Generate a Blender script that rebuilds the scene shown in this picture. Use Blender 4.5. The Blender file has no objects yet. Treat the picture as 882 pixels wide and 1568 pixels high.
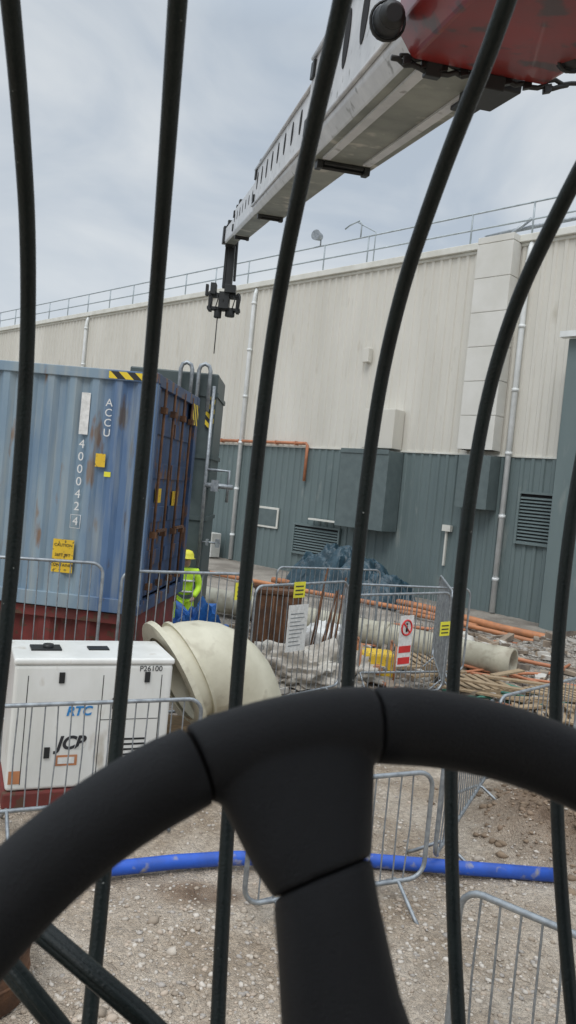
import bpy, math, random, bmesh
import numpy as np
from mathutils import Vector, Matrix, noise
random.seed(7); np.random.seed(7)
E=3.2
sc=bpy.context.scene
sc.view_settings.view_transform='Standard'; sc.view_settings.look='None'; sc.view_settings.exposure=0
# ------------------------------------------------------------ materials
def pbr(name,c1,c2=None,scale=4,rough=.7,metal=0,bump=0,bscale=60,stretch=(1,1,1),detail=6,lo=.35,hi=.65,spec=.5,c3=None,s3=30,t3=.68,w3=.04,rv=.1,coat=0,d3=5):
    m=bpy.data.materials.new(name); m.use_nodes=True
    nt=m.node_tree; N=nt.nodes; L=nt.links; b=N['Principled BSDF']
    b.inputs['Roughness'].default_value=rough; b.inputs['Metallic'].default_value=metal
    b.inputs['Specular IOR Level'].default_value=spec
    if coat: b.inputs['Coat Weight'].default_value=coat
    if c2 is None: c2=tuple(k*.8 for k in c1)
    tc=N.new('ShaderNodeTexCoord'); mp=N.new('ShaderNodeMapping'); mp.inputs['Scale'].default_value=stretch
    L.new(tc.outputs['Object'],mp.inputs['Vector'])
    n=N.new('ShaderNodeTexNoise'); n.inputs['Scale'].default_value=scale; n.inputs['Detail'].default_value=detail; n.inputs['Roughness'].default_value=.6
    L.new(mp.outputs[0],n.inputs['Vector'])
    r=N.new('ShaderNodeValToRGB'); r.color_ramp.elements[0].position=lo; r.color_ramp.elements[1].position=hi
    r.color_ramp.elements[0].color=(*c2,1); r.color_ramp.elements[1].color=(*c1,1)
    L.new(n.outputs['Fac'],r.inputs['Fac']); col=r.outputs['Color']
    if c3:
        n3=N.new('ShaderNodeTexNoise'); n3.inputs['Scale'].default_value=s3; n3.inputs['Detail'].default_value=d3
        L.new(mp.outputs[0],n3.inputs['Vector'])
        r3=N.new('ShaderNodeValToRGB'); r3.color_ramp.elements[0].position=t3; r3.color_ramp.elements[1].position=t3+w3
        r3.color_ramp.elements[0].color=(0,0,0,1); r3.color_ramp.elements[1].color=(1,1,1,1)
        L.new(n3.outputs['Fac'],r3.inputs['Fac'])
        mx=N.new('ShaderNodeMixRGB'); mx.inputs['Color2'].default_value=(*c3,1)
        L.new(r3.outputs['Color'],mx.inputs['Fac']); L.new(col,mx.inputs['Color1']); col=mx.outputs['Color']
    L.new(col,b.inputs['Base Color'])
    if rv:
        mr=N.new('ShaderNodeMapRange'); mr.inputs['To Min'].default_value=max(0,rough-rv); mr.inputs['To Max'].default_value=min(1,rough+rv)
        L.new(n.outputs['Fac'],mr.inputs['Value']); L.new(mr.outputs[0],b.inputs['Roughness'])
    if bump:
        nb=N.new('ShaderNodeTexNoise'); nb.inputs['Scale'].default_value=bscale; nb.inputs['Detail'].default_value=4
        L.new(tc.outputs['Object'],nb.inputs['Vector'])
        bp=N.new('ShaderNodeBump'); bp.inputs['Strength'].default_value=bump; bp.inputs['Distance'].default_value=.02
        L.new(nb.outputs['Fac'],bp.inputs['Height']); L.new(bp.outputs[0],b.inputs['Normal'])
    return m
def stripes(name,ca,cb,freq,dirv):
    m=bpy.data.materials.new(name); m.use_nodes=True; nt=m.node_tree; N=nt.nodes; L=nt.links; b=N['Principled BSDF']
    g=N.new('ShaderNodeNewGeometry'); d=N.new('ShaderNodeVectorMath'); d.operation='DOT_PRODUCT'; d.inputs[1].default_value=dirv
    L.new(g.outputs['Position'],d.inputs[0])
    mu=N.new('ShaderNodeMath'); mu.operation='MULTIPLY'; mu.inputs[1].default_value=freq; L.new(d.outputs['Value'],mu.inputs[0])
    fr=N.new('ShaderNodeMath'); fr.operation='FRACT'; L.new(mu.outputs[0],fr.inputs[0])
    gt=N.new('ShaderNodeMath'); gt.operation='GREATER_THAN'; gt.inputs[1].default_value=.5; L.new(fr.outputs[0],gt.inputs[0])
    mx=N.new('ShaderNodeMixRGB'); mx.inputs['Color1'].default_value=(*ca,1); mx.inputs['Color2'].default_value=(*cb,1)
    L.new(gt.outputs[0],mx.inputs['Fac']); L.new(mx.outputs[0],b.inputs['Base Color']); b.inputs['Roughness'].default_value=.6
    return m
M={}
M['cream']=pbr('cream_cladding',(.67,.65,.59),(.58,.56,.50),scale=.6,rough=.6,stretch=(1,1,.25),c3=(.48,.45,.38),s3=2.5,t3=.64,w3=.15)
M['teal']=pbr('teal_cladding',(.150,.195,.197),(.118,.158,.162),scale=.7,rough=.55,stretch=(1,1,.3),c3=(.22,.25,.24),s3=2.5,t3=.64,w3=.15)
M['teal_d']=pbr('teal_dark',(.12,.155,.157),(.095,.125,.128),rough=.6)
M['bay']=pbr('bay_panel',(.68,.67,.63),(.60,.59,.54),scale=.8,rough=.5)
M['trim']=pbr('eaves_trim',(.72,.72,.67),(.6,.59,.53),scale=2,rough=.5)
M['white']=pbr('white_pvc',(.78,.80,.80),(.66,.68,.67),scale=3,rough=.4)
M['galv']=pbr('galvanised_steel',(.40,.43,.45),(.24,.26,.28),scale=14,rough=.48,metal=.7)
M['rail']=pbr('roof_rail_steel',(.42,.47,.5),(.3,.34,.36),rough=.5,metal=.3)
M['copper']=pbr('orange_pipe',(.5,.2,.10),(.36,.14,.07),rough=.6)
M['orange']=pbr('orange_duct',(.55,.22,.09),(.36,.16,.08),rough=.6,c3=(.35,.27,.2),s3=4,t3=.58,w3=.2)
M['blackm']=pbr('black_steel',(.018,.02,.02),(.01,.011,.012),rough=.5)
M['dark']=pbr('void_shade_paint',(.01,.01,.012),rough=.9)  # near-black colour standing in for the shade inside openings
M['rust']=pbr('rust',(.16,.075,.035),(.07,.035,.02),scale=6,rough=.9,bump=.4)
M['yellow']=pbr('yellow_label',(.75,.5,.03),(.65,.42,.03),scale=8,rough=.6,c3=(.2,.14,.03),s3=25,t3=.62)
M['signy']=pbr('yellow_sign',(.8,.75,.05),(.7,.65,.05),rough=.5)
M['hazard']=stripes('hazard_tape',(.75,.55,.03),(.02,.02,.02),5.5,(1,1,1))
M['red']=pbr('red_skip_paint',(.2,.035,.03),(.11,.025,.02),scale=3,rough=.7,c3=(.1,.05,.03),s3=9,t3=.58)
M['gen']=pbr('generator_white',(.76,.76,.73),(.66,.66,.62),scale=3,rough=.35,stretch=(1,1,.4),c3=(.5,.46,.39),s3=6,t3=.62,w3=.14)
M['bluepipe']=pbr('blue_pipe_plastic',(.02,.10,.52),(.02,.075,.36),scale=7,rough=.45,c3=(.26,.25,.27),s3=10,t3=.60,w3=.14)
M['beige']=pbr('beige_pipe',(.50,.48,.38),(.38,.35,.27),scale=3,rough=.55,c3=(.27,.23,.17),s3=5,t3=.54,w3=.2)
M['duct']=pbr('cream_duct_grp',(.60,.57,.45),(.50,.47,.36),scale=3,rough=.5,c3=(.34,.30,.22),s3=4,t3=.56,w3=.2,bump=.1,bscale=5)
M['boomw']=pbr('boom_paint_white',(.66,.67,.68),(.50,.51,.52),scale=5,rough=.4,c3=(.25,.25,.24),s3=12,t3=.62,w3=.1)
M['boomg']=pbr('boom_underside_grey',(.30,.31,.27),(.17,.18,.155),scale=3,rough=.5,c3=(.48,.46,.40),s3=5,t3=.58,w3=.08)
M['boomr']=pbr('boom_paint_red',(.26,.022,.02),(.14,.018,.016),scale=3,rough=.35,coat=.3,c3=(.07,.03,.03),s3=9,t3=.56,w3=.1)
M['bar']=pbr('guard_bar_paint',(.010,.017,.016),(.006,.010,.010),scale=20,rough=.42,c3=(.32,.34,.32),s3=170,t3=.735,w3=.02,bump=.15,bscale=300,spec=.35)
M['wheel']=pbr('steering_wheel_leather',(.013,.013,.0145),(.009,.009,.010),scale=40,rough=.55,bump=.3,bscale=1300,spec=.35,rv=.08,c3=(.04,.038,.036),s3=90,t3=.72,w3=.05)
M['tarpb']=pbr('blue_tarpaulin',(.03,.072,.10),(.015,.036,.05),scale=4,rough=.45,bump=1,bscale=7)
M['blueb']=pbr('blue_sheet',(.02,.16,.5),(.02,.09,.3),scale=5,rough=.5,bump=.8,bscale=9)
M['plastic']=pbr('pale_plastic_sheet',(.55,.52,.46),(.34,.30,.25),scale=4,rough=.45,bump=.9,bscale=8)
M['wood']=pbr('timber',(.38,.28,.17),(.22,.16,.10),scale=8,rough=.8,stretch=(1,6,6))
M['hivis']=pbr('hivis_fabric',(.62,.95,.05),(.52,.8,.04),scale=12,rough=.7)
M['skin']=pbr('skin',(.5,.3,.22),rough=.6)
M['silver']=pbr('reflective_tape',(.7,.7,.7),rough=.3)
M['txtw']=pbr('white_lettering',(.76,.76,.74),(.58,.58,.56),scale=20,rough=.6)
M['txtk']=pbr('black_lettering',(.03,.03,.035),rough=.5)
M['txtb']=pbr('blue_lettering',(.03,.25,.6),rough=.5)
M['redp']=pbr('sign_red',(.65,.03,.03),rough=.5)
M['green']=pbr('green_cabinet_paint',(.075,.10,.10),(.055,.075,.075),scale=3,rough=.5)
M['cabw']=pbr('ac_casing',(.6,.6,.57),(.5,.5,.46),rough=.5)
M['green_hose']=pbr('green_hose',(.05,.2,.14),(.03,.12,.09),rough=.5)
M['debris']=pbr('mixed_debris',(.34,.27,.20),(.10,.085,.075),scale=2.5,rough=.9,c3=(.5,.48,.44),s3=1.7,t3=.55,w3=.03)
# ------------------------------------------------------------ mesh builder
class MB:
    def __init__(s): s.v=[]; s.f=[]; s.s=[]
    def box(s,o,a,b,c):
        o=Vector(o);a=Vector(a);b=Vector(b);c=Vector(c); i=len(s.v)
        if a.cross(b).dot(c)<0: a,b=b,a
        s.v+=[o,o+a,o+a+b,o+b,o+c,o+a+c,o+a+b+c,o+b+c]
        for q in [(0,3,2,1),(4,5,6,7),(0,1,5,4),(1,2,6,5),(2,3,7,6),(3,0,4,7)]: s.f.append(tuple(i+k for k in q)); s.s.append(False)
    def cbox(s,c,sx,sy,sz,ax=(1,0,0),ay=(0,1,0),az=(0,0,1)):
        c=Vector(c);ax=Vector(ax).normalized();ay=Vector(ay).normalized();az=Vector(az).normalized()
        s.box(c-ax*sx/2-ay*sy/2-az*sz/2,ax*sx,ay*sy,az*sz)
    def tube(s,pts,r,n=8,closed=False,caps=True):
        P=[Vector(p) for p in pts]; m=len(P); R=r if isinstance(r,(list,tuple)) else [r]*m
        T=[]
        for k in range(m):
            if closed: t=P[(k+1)%m]-P[k-1]
            else: t=P[min(k+1,m-1)]-P[max(k-1,0)]
            T.append(t.normalized())
        up=Vector((0,0,1)) if abs(T[0].z)<.9 else Vector((1,0,0))
        x=T[0].cross(up).normalized(); base=len(s.v)
        for k in range(m):
            x=(x-T[k]*x.dot(T[k])).normalized(); y=T[k].cross(x)
            for j in range(n):
                a=2*math.pi*j/n; s.v.append(P[k]+(x*math.cos(a)+y*math.sin(a))*R[k])
        for k in range(m if closed else m-1):
            k2=(k+1)%m
            for j in range(n):
                j2=(j+1)%n; s.f.append((base+k*n+j,base+k*n+j2,base+k2*n+j2,base+k2*n+j)); s.s.append(True)
        if caps and not closed:
            s.f.append(tuple(base+j for j in reversed(range(n)))); s.s.append(False)
            s.f.append(tuple(base+(m-1)*n+j for j in range(n))); s.s.append(False)
    def loft(s,rings,caps=True,smooth=True,closed_ring=True):
        base=len(s.v); n=len(rings[0])
        for rg in rings: s.v+=[Vector(p) for p in rg]
        for k in range(len(rings)-1):
            for j in range(n if closed_ring else n-1):
                j2=(j+1)%n; s.f.append((base+k*n+j,base+k*n+j2,base+(k+1)*n+j2,base+(k+1)*n+j)); s.s.append(smooth)
        if caps:
            s.f.append(tuple(base+j for j in reversed(range(n)))); s.s.append(False)
            s.f.append(tuple(base+(len(rings)-1)*n+j for j in range(n))); s.s.append(False)
    def obj(s,name,mat,parent=None,bevel=0,segs=2,fix=True):
        me=bpy.data.meshes.new(name); me.from_pydata([tuple(v) for v in s.v],[],s.f); me.update()
        for p,q in zip(me.polygons,s.s): p.use_smooth=q
        o=bpy.data.objects.new(name,me); bpy.context.collection.objects.link(o)
        me.materials.append(M[mat] if isinstance(mat,str) else mat)
        if fix:
            bm=bmesh.new(); bm.from_mesh(me); bmesh.ops.recalc_face_normals(bm,faces=bm.faces); bm.to_mesh(me); bm.free()
        if bevel:
            md=o.modifiers.new('bev','BEVEL'); md.width=bevel; md.segments=segs; md.limit_method='ANGLE'
        if parent: o.parent=parent
        return o
def empty(name):
    e=bpy.data.objects.new(name,None); e.empty_display_size=.2; bpy.context.collection.objects.link(e); return e
def text(name,body,size,loc,xdir,ydir,mat,parent,ext=.001,shear=0,off=0):
    c=bpy.data.curves.new(name,'FONT'); c.body=body; c.size=size; c.extrude=ext; c.align_x='CENTER'; c.align_y='CENTER'; c.shear=shear; c.offset=off
    o=bpy.data.objects.new(name,c); bpy.context.collection.objects.link(o)
    x=Vector(xdir).normalized(); y=Vector(ydir).normalized(); z=x.cross(y)
    o.matrix_world=Matrix(((x.x,y.x,z.x,loc[0]),(x.y,y.y,z.y,loc[1]),(x.z,y.z,z.z,loc[2]),(0,0,0,1)))
    c.materials.append(M[mat]); 
    if parent: o.parent=parent
    return o
def V(*a): return Vector(a)
def circ(c,ux,uy,r,n=20): return [c+ux*r*math.cos(a)+uy*r*math.sin(a) for a in np.linspace(0,2*math.pi,n,endpoint=False)]
# ------------------------------------------------------------ camera
p=math.radians(1.8); r=math.radians(5.5)
Fw=V(0,math.cos(p),-math.sin(p)); U0=V(0,math.sin(p),math.cos(p)); R0=V(1,0,0)
R=R0*math.cos(r)+U0*math.sin(r); U=-R0*math.sin(r)+U0*math.cos(r)
cam=bpy.data.cameras.new('camera'); co=bpy.data.objects.new('camera',cam); bpy.context.collection.objects.link(co)
cam.sensor_fit='VERTICAL'; cam.sensor_height=36; cam.lens=36*1184/1568; cam.clip_start=.02; cam.clip_end=2000
cam.dof.use_dof=True; cam.dof.focus_distance=5; cam.dof.aperture_fstop=18
B=-Fw; co.matrix_world=Matrix(((R.x,U.x,B.x,0),(R.y,U.y,B.y,0),(R.z,U.z,B.z,E),(0,0,0,1)))
sc.camera=co
# ------------------------------------------------------------ world
w=bpy.data.worlds.new('World'); sc.world=w; w.use_nodes=True; nt=w.node_tree; N=nt.nodes; L=nt.links
for n_ in list(N): N.remove(n_)
out=N.new('ShaderNodeOutputWorld')
sky=N.new('ShaderNodeTexSky'); sky.sky_type='NISHITA'; sky.sun_disc=False; sky.sun_elevation=math.radians(52); sky.sun_rotation=math.radians(200)
bg1=N.new('ShaderNodeBackground'); bg1.inputs['Strength'].default_value=.1; L.new(sky.outputs[0],bg1.inputs['Color'])
tc=N.new('ShaderNodeTexCoord'); mp=N.new('ShaderNodeMapping'); mp.inputs['Scale'].default_value=(1,1,2.2); L.new(tc.outputs['Generated'],mp.inputs['Vector'])
nz=N.new('ShaderNodeTexNoise'); nz.inputs['Scale'].default_value=2.9; nz.inputs['Detail'].default_value=7; nz.inputs['Roughness'].default_value=.5; nz.inputs['Distortion'].default_value=.5
L.new(mp.outputs[0],nz.inputs['Vector'])
cr=N.new('ShaderNodeValToRGB'); cr.color_ramp.elements[0].position=.38; cr.color_ramp.elements[1].position=.60
cr.color_ramp.elements[0].color=(.51,.58,.66,1); cr.color_ramp.elements[1].color=(.74,.78,.81,1)
L.new(nz.outputs['Fac'],cr.inputs['Fac'])
sx=N.new('ShaderNodeSeparateXYZ'); L.new(tc.outputs['Generated'],sx.inputs[0])
mr=N.new('ShaderNodeMapRange'); mr.inputs['From Min'].default_value=.5; mr.inputs['From Max'].default_value=1; mr.inputs['To Min'].default_value=.98; mr.inputs['To Max'].default_value=2.9
L.new(sx.outputs['Z'],mr.inputs['Value'])
bg2=N.new('ShaderNodeBackground'); L.new(cr.outputs[0],bg2.inputs['Color']); L.new(mr.outputs[0],bg2.inputs['Strength'])
ms=N.new('ShaderNodeMixShader'); ms.inputs[0].default_value=.88; L.new(bg1.outputs[0],ms.inputs[1]); L.new(bg2.outputs[0],ms.inputs[2]); L.new(ms.outputs[0],out.inputs['Surface'])
sl=bpy.data.lights.new('sun','SUN'); sl.energy=1.3; sl.angle=math.radians(30); sl.color=(1,.97,.93)
so=bpy.data.objects.new('sun',sl); bpy.context.collection.objects.link(so)
so.rotation_euler=(math.radians(38),0,math.radians(-20))
# ------------------------------------------------------------ ground
def fbm(x,y,s,o=4): return noise.fractal(Vector((x*s,y*s,1.7)),1.0,2.0,o)
def sm(t): t=max(0,min(1,t)); return t*t*(3-2*t)
def mound(x,y,cx,cy,rx,ry,h):
    d=math.hypot((x-cx)/rx,(y-cy)/ry); return h*sm(1-d)
def gh(x,y):
    z=0
    if -9<x<14 and 0<y<30:
        e=min(1,(x+9)/2,(14-x)/2,(30-y)/3)
        z+=e*(.04*fbm(x,y,.9)+.022*fbm(x+5,y,3.5,4))
        d1=mound(x,y,3.5,7.7,1.5,1.5,.6); d2=mound(x,y,7.2,17.0,3.0,1.8,.5); d3=mound(x,y,1.2,15,1.6,1.2,.25)
        z+=d1*(1+.5*fbm(x,y,2.2))+d2*(1+.25*fbm(x,y,1.4))+d3
    return z
fx=np.arange(-6,9.01,.07); fy=np.arange(2,22.01,.08)
xs=np.concatenate([[-900,-300,-100,-50,-30,-20,-14,-11,-9,-7.5],fx,[10,11,12.5,14,18,25,40,100,300,900]])
ys=np.concatenate([[-900,-300,-100,-30,-10,-3,0,1],fy,[23,24.5,27,30,36,50,100,300,900,1500]])
vv=[];dirt=[]
for y in ys:
    for x in xs:
        vv.append((x,y,gh(x,y)))
        dd=mound(x,y,3.5,7.7,1.8,1.8,1)+.9*mound(x,y,-.4,5.95,.6,.3,1)+mound(x,y,2.6,10.5,1.2,.8,.6)
        gg=sm((y-9)/3)
        dirt.append((min(1,dd*1.8),gg,0,1))
nx=len(xs); ff=[(j*nx+i,j*nx+i+1,(j+1)*nx+i+1,(j+1)*nx+i) for j in range(len(ys)-1) for i in range(nx-1)]
me=bpy.data.meshes.new('ground'); me.from_pydata(vv,[],ff); me.update()
ca=me.color_attributes.new('dirt','FLOAT_COLOR','POINT'); ca.data.foreach_set('color',np.array(dirt,dtype=np.float32).ravel())
me.polygons.foreach_set('use_smooth',[True]*len(me.polygons))
go=bpy.data.objects.new('ground',me); bpy.context.collection.objects.link(go)
m=bpy.data.materials.new('crushed_stone_ground'); m.use_nodes=True; nt=m.node_tree; N=nt.nodes; L=nt.links; b=N['Principled BSDF']; b.inputs['Roughness'].default_value=.95
tc=N.new('ShaderNodeTexCoord')
def nn(scale,det=6,rg=.6):
    n_=N.new('ShaderNodeTexNoise'); n_.inputs['Scale'].default_value=scale; n_.inputs['Detail'].default_value=det; n_.inputs['Roughness'].default_value=rg; L.new(tc.outputs['Object'],n_.inputs['Vector']); return n_
def ramp(src,p0,c0,p1,c1):
    q=N.new('ShaderNodeValToRGB'); q.color_ramp.elements[0].position=p0; q.color_ramp.elements[1].position=p1; q.color_ramp.elements[0].color=(*c0,1); q.color_ramp.elements[1].color=(*c1,1); L.new(src,q.inputs[0]); return q
def mix(f,a,bb,t='MIX'):
    q=N.new('ShaderNodeMixRGB'); q.blend_type=t
    if isinstance(f,float): q.inputs[0].default_value=f
    else: L.new(f,q.inputs[0])
    for k,s in ((1,a),(2,bb)):
        if isinstance(s,tuple): q.inputs[k].default_value=(*s,1)
        else: L.new(s,q.inputs[k])
    return q.outputs[0]
base=ramp(nn(1.1,8,.68).outputs['Fac'],.38,(.33,.265,.20),.62,(.53,.465,.39)).outputs[0]
vo=N.new('ShaderNodeTexVoronoi'); vo.inputs['Scale'].default_value=34; L.new(tc.outputs['Object'],vo.inputs['Vector'])
vo2=N.new('ShaderNodeTexVoronoi'); vo2.inputs['Scale'].default_value=75; L.new(tc.outputs['Object'],vo2.inputs['Vector'])
sv=N.new('ShaderNodeSeparateColor'); L.new(vo.outputs['Color'],sv.inputs[0])
cell=ramp(sv.outputs[0],0,(.70,.68,.66),1,(1.22,1.19,1.14)).outputs[0]
c=mix(.7,base,cell,'MULTIPLY')
at=N.new('ShaderNodeAttribute'); at.attribute_name='dirt'; sp=N.new('ShaderNodeSeparateColor'); L.new(at.outputs['Color'],sp.inputs[0])
grey=ramp(nn(.8).outputs['Fac'],.4,(.26,.235,.205),.62,(.41,.375,.33)).outputs[0]
c=mix(sp.outputs[1],c,mix(.6,grey,cell,'MULTIPLY'))
nd=nn(5,5); ad=N.new('ShaderNodeMath'); ad.operation='MULTIPLY_ADD'; ad.inputs[1].default_value=1.2; ad.inputs[2].default_value=-.6; L.new(nd.outputs['Fac'],ad.inputs[0])
a2=N.new('ShaderNodeMath'); a2.operation='ADD'; a2.use_clamp=True; L.new(ad.outputs[0],a2.inputs[0]); L.new(sp.outputs[0],a2.inputs[1])
br=ramp(nn(4).outputs['Fac'],.35,(.15,.10,.065),.65,(.30,.22,.155)).outputs[0]
cl=N.new('ShaderNodeMath'); cl.operation='MULTIPLY'; L.new(a2.outputs[0],cl.inputs[0]); L.new(sp.outputs[0],cl.inputs[1])
sq=N.new('ShaderNodeMath'); sq.operation='POWER'; sq.inputs[1].default_value=.6; L.new(cl.outputs[0],sq.inputs[0])
c=mix(sq.outputs[0],c,br)
L.new(c,b.inputs['Base Color'])
h1=N.new('ShaderNodeMath'); h1.operation='ADD'; L.new(vo.outputs['Distance'],h1.inputs[0]); L.new(vo2.outputs['Distance'],h1.inputs[1])
bp=N.new('ShaderNodeBump'); bp.inputs['Strength'].default_value=.9; bp.inputs['Distance'].default_value=.02; bp.invert=True; L.new(h1.outputs[0],bp.inputs['Height']); L.new(bp.outputs[0],b.inputs['Normal'])
me.materials.append(m)
# gravel: one mesh of many stones
t=(1+5**.5)/2
ico=np.array([(-1,t,0),(1,t,0),(-1,-t,0),(1,-t,0),(0,-1,t),(0,1,t),(0,-1,-t),(0,1,-t),(t,0,-1),(t,0,1),(-t,0,-1),(-t,0,1)],float)/1.9
icf=np.array([(0,11,5),(0,5,1),(0,1,7),(0,7,10),(0,10,11),(1,5,9),(5,11,4),(11,10,2),(10,7,6),(7,1,8),(3,9,4),(3,4,2),(3,2,6),(3,6,8),(3,8,9),(4,9,5),(2,4,11),(6,2,10),(8,6,7),(9,8,1)])
tmp=[ico*(1+.34*(np.random.rand(12,1)-.5)*2) for _ in range(14)]
AV=[];AF=[];AC=[];k=0
def addstone(x,y,sz,c):
    global k
    q=tmp[random.randrange(14)]*np.array([sz*random.uniform(.7,1.3),sz*random.uniform(.7,1.3),sz*random.uniform(.4,.75)])
    a=random.random()*6.28; ca_,sa=math.cos(a),math.sin(a)
    q=np.c_[q[:,0]*ca_-q[:,1]*sa,q[:,0]*sa+q[:,1]*ca_,q[:,2]]+np.array([x,y,gh(x,y)+sz*.1])
    AV.append(q);AF.append(icf+k);AC.append(np.tile(np.array([*c,1.]),(12,1)));k+=12
pal=[(.46,.40,.335),(.50,.445,.38),(.40,.34,.275),(.38,.345,.31),(.46,.38,.305),(.55,.50,.44),(.35,.29,.23)]
for _ in range(26000):
    y=3.2+7.5*random.random()**1.25; x=random.uniform(-.42*y-.6,.45*y+.6)
    cl_=fbm(x,y,.8,3)
    if random.random()>.62+cl_*.9: continue
    sz=.006+.018*random.random()**2.4
    if random.random()<.012: sz*=2
    c=pal[random.randrange(7)]; g=random.uniform(.85,1.1)
    if mound(x,y,3.5,7.7,1.7,1.7,1)>.2 and random.random()<.8: c=(.26,.19,.135)
    addstone(x,y,sz,tuple(g*q for q in c))
for _ in range(5500):
    y=random.uniform(10,20); x=random.uniform(-1,.45*y+1)
    g=random.uniform(.6,1.1); addstone(x,y,.02+.06*random.random()**3,tuple(g*q*.8 for q in pal[random.randrange(7)]))
for _ in range(2600):
    x=random.gauss(7.2,1.5); y=random.gauss(16.9,.9); g=random.uniform(.65,1.1); addstone(x,y,.02+.035*random.random()**2,(.37*g,.345*g,.31*g))
for _ in range(260):
    x=random.gauss(3.4,.6); y=random.gauss(7.6,.6); g=random.uniform(.7,1.15); addstone(x,y,.02+.045*random.random()**2,(.25*g,.185*g,.13*g))
AV=np.concatenate(AV);AF=np.concatenate(AF);AC=np.concatenate(AC)
me=bpy.data.meshes.new('gravel'); me.vertices.add(len(AV)); me.vertices.foreach_set('co',AV.ravel())
me.loops.add(AF.size); me.loops.foreach_set('vertex_index',AF.ravel()); me.polygons.add(len(AF)); me.polygons.foreach_set('loop_start',np.arange(0,AF.size,3)); me.update(calc_edges=True)
ca=me.color_attributes.new('col','FLOAT_COLOR','POINT'); ca.data.foreach_set('color',AC.astype(np.float32).ravel())
o=bpy.data.objects.new('gravel',me); bpy.context.collection.objects.link(o)
m=bpy.data.materials.new('gravel_stone'); m.use_nodes=True; b=m.node_tree.nodes['Principled BSDF']; b.inputs['Roughness'].default_value=.95; b.inputs['Specular IOR Level'].default_value=.2
at=m.node_tree.nodes.new('ShaderNodeAttribute'); at.attribute_name='col'; m.node_tree.links.new(at.outputs['Color'],b.inputs['Base Color']); me.materials.append(m)
# ------------------------------------------------------------ warehouse
P0=V(8.34,21.56,0); Wd=V(-.7087,.7055,0).normalized(); Wn=V(-.7055,-.7087,0).normalized(); Z=V(0,0,1)
def W(s,z,off=0): return P0+Wd*s+Wn*off+Z*z
bld=empty('warehouse_building')
def corr(name,s0,s1,z0,z1,mat,pitch=.33,dep=.04,off=0):
    b=MB(); s=s0; pts=[]
    while s<s1:
        pts+=[(s,0),(s+pitch*.52,0),(s+pitch*.62,dep),(s+pitch*.9,dep)]; s+=pitch
    pts.append((s,0)); n=len(pts)
    for (a,q) in pts: b.v.append(W(a,z0,off+q))
    for (a,q) in pts: b.v.append(W(a,z1,off+q))
    for i in range(n-1): b.f.append((i,i+1,n+i+1,n+i)); b.s.append(False)
    return b.obj(name,mat,bld,fix=False)
corr('upper_cladding',-9,60,4.79,11.2,'cream'); corr('lower_cladding',-9,60,-.1,4.76,'teal')
b=MB(); b.box(W(-9,-.2,-.03),Wd*69,-Wn*25,Z*11.3); b.obj('wall_core','cream',bld)
b=MB(); b.box(W(-9,4.755,.0),Wd*69,Wn*.06,Z*.05); b.obj('drip_flashing','trim',bld)
b=MB(); b.box(W(-9,11.2,-.3),Wd*69,Wn*.48,Z*.22); b.box(W(-9,11.1,-.02),Wd*69,Wn*.09,Z*.1); b.obj('eaves_gutter','trim',bld,bevel=.02)
b=MB()
for s in np.arange(-8,60,2.15): b.tube([W(s,11.4,-.2),W(s,12.52,-.2)],.03,6)
for z in (11.98,12.5): b.tube([W(-9,z,-.2),W(60,z,-.2)],.03,6)
b.tube([W(9.6,12.5,-.2),W(9.6,13.0,-.2),W(9.7,13.15,-.2),W(10.2,13.05,-.2),W(10.4,12.95,-.2)],.03,6)
b.tube([W(8.9,11.4,-.2),W(8.9,12.6,-.2),W(9.8,13.1,-.2)],.025,6)
b.obj('roof_handrail','rail',bld)
b=MB()
for k_,(s,z) in enumerate([(4.6,11.75),(4.6,12.05)]): b.tube([W(4.8,z-.1,-.9),W(3.9,z,-1),W(-6,z+.25,-1.2)],.07,8)
b.tube([W(4.2,11.5,-.6),W(3.2,12.3,-.9)],.06,8); b.obj('roof_ducts','galv',bld)
b=MB(); b.tube([W(11.66,12.85,-.2),W(11.6,12.85,.12)],[.14,.2],14); b.tube([W(11.6,12.5,-.2),W(11.6,12.85,-.2)],.03,6); b.obj('roof_floodlight','galv',bld)
b=MB(); z=4.9
while z<11.3:
    z2=min(z+1.05,11.42); b.box(W(2.9,z,.05),Wd*1.22,Wn*.5,Z*(z2-z-.02)); z=z2
b.obj('wall_bay_panels','bay',bld,bevel=.01)
b=MB(); b.box(W(2.93,4.9,.05),Wd*1.16,Wn*.47,Z*6.4); b.obj('wall_bay_core','trim',bld)
b=MB(); b.box(W(2.85,3.1,.05),Wd*1.1,Wn*.6,Z*1.62); b.box(W(6.5,2.05,.05),Wd*2.1,Wn*.8,Z*2.68); b.box(W(6.5,4.6,.86),Wd*2.1,Wn*.02,Z*.16)
b.obj('wall_housings','teal_d',bld,bevel=.02)
b=MB(); b.box(W(6.62,4.82,.05),Wd*1.3,Wn*.55,Z*1.33); b.box(W(8.3,7.85,.04),Wd*.26,Wn*.22,Z*.5); b.obj('wall_vent_boxes','cream',bld,bevel=.02)
def louvre(s0,s1,z0,z1):
    b=MB(); b.box(W(s0,z0,.045),Wd*.07,Wn*.08,Z*(z1-z0)); b.box(W(s1-.07,z0,.045),Wd*.07,Wn*.08,Z*(z1-z0)); b.box(W(s0+.071,z1-.07,.045),Wd*(s1-s0-.142),Wn*.08,Z*.07); b.box(W(s0+.071,z0,.045),Wd*(s1-s0-.142),Wn*.08,Z*.07)
    z=z0+.09
    while z<z1-.12:
        b.box(W(s0+.072,z,.04),Wd*(s1-s0-.144),Wn*.07-Z*.05,Z*.02); z+=.1
    b.obj('louvre','teal',bld); b=MB(); b.box(W(s0+.03,z0+.03,.041),Wd*(s1-s0-.06),Wn*.006,Z*(z1-z0-.06)); b.obj('louvre_back','dark',bld)
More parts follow.
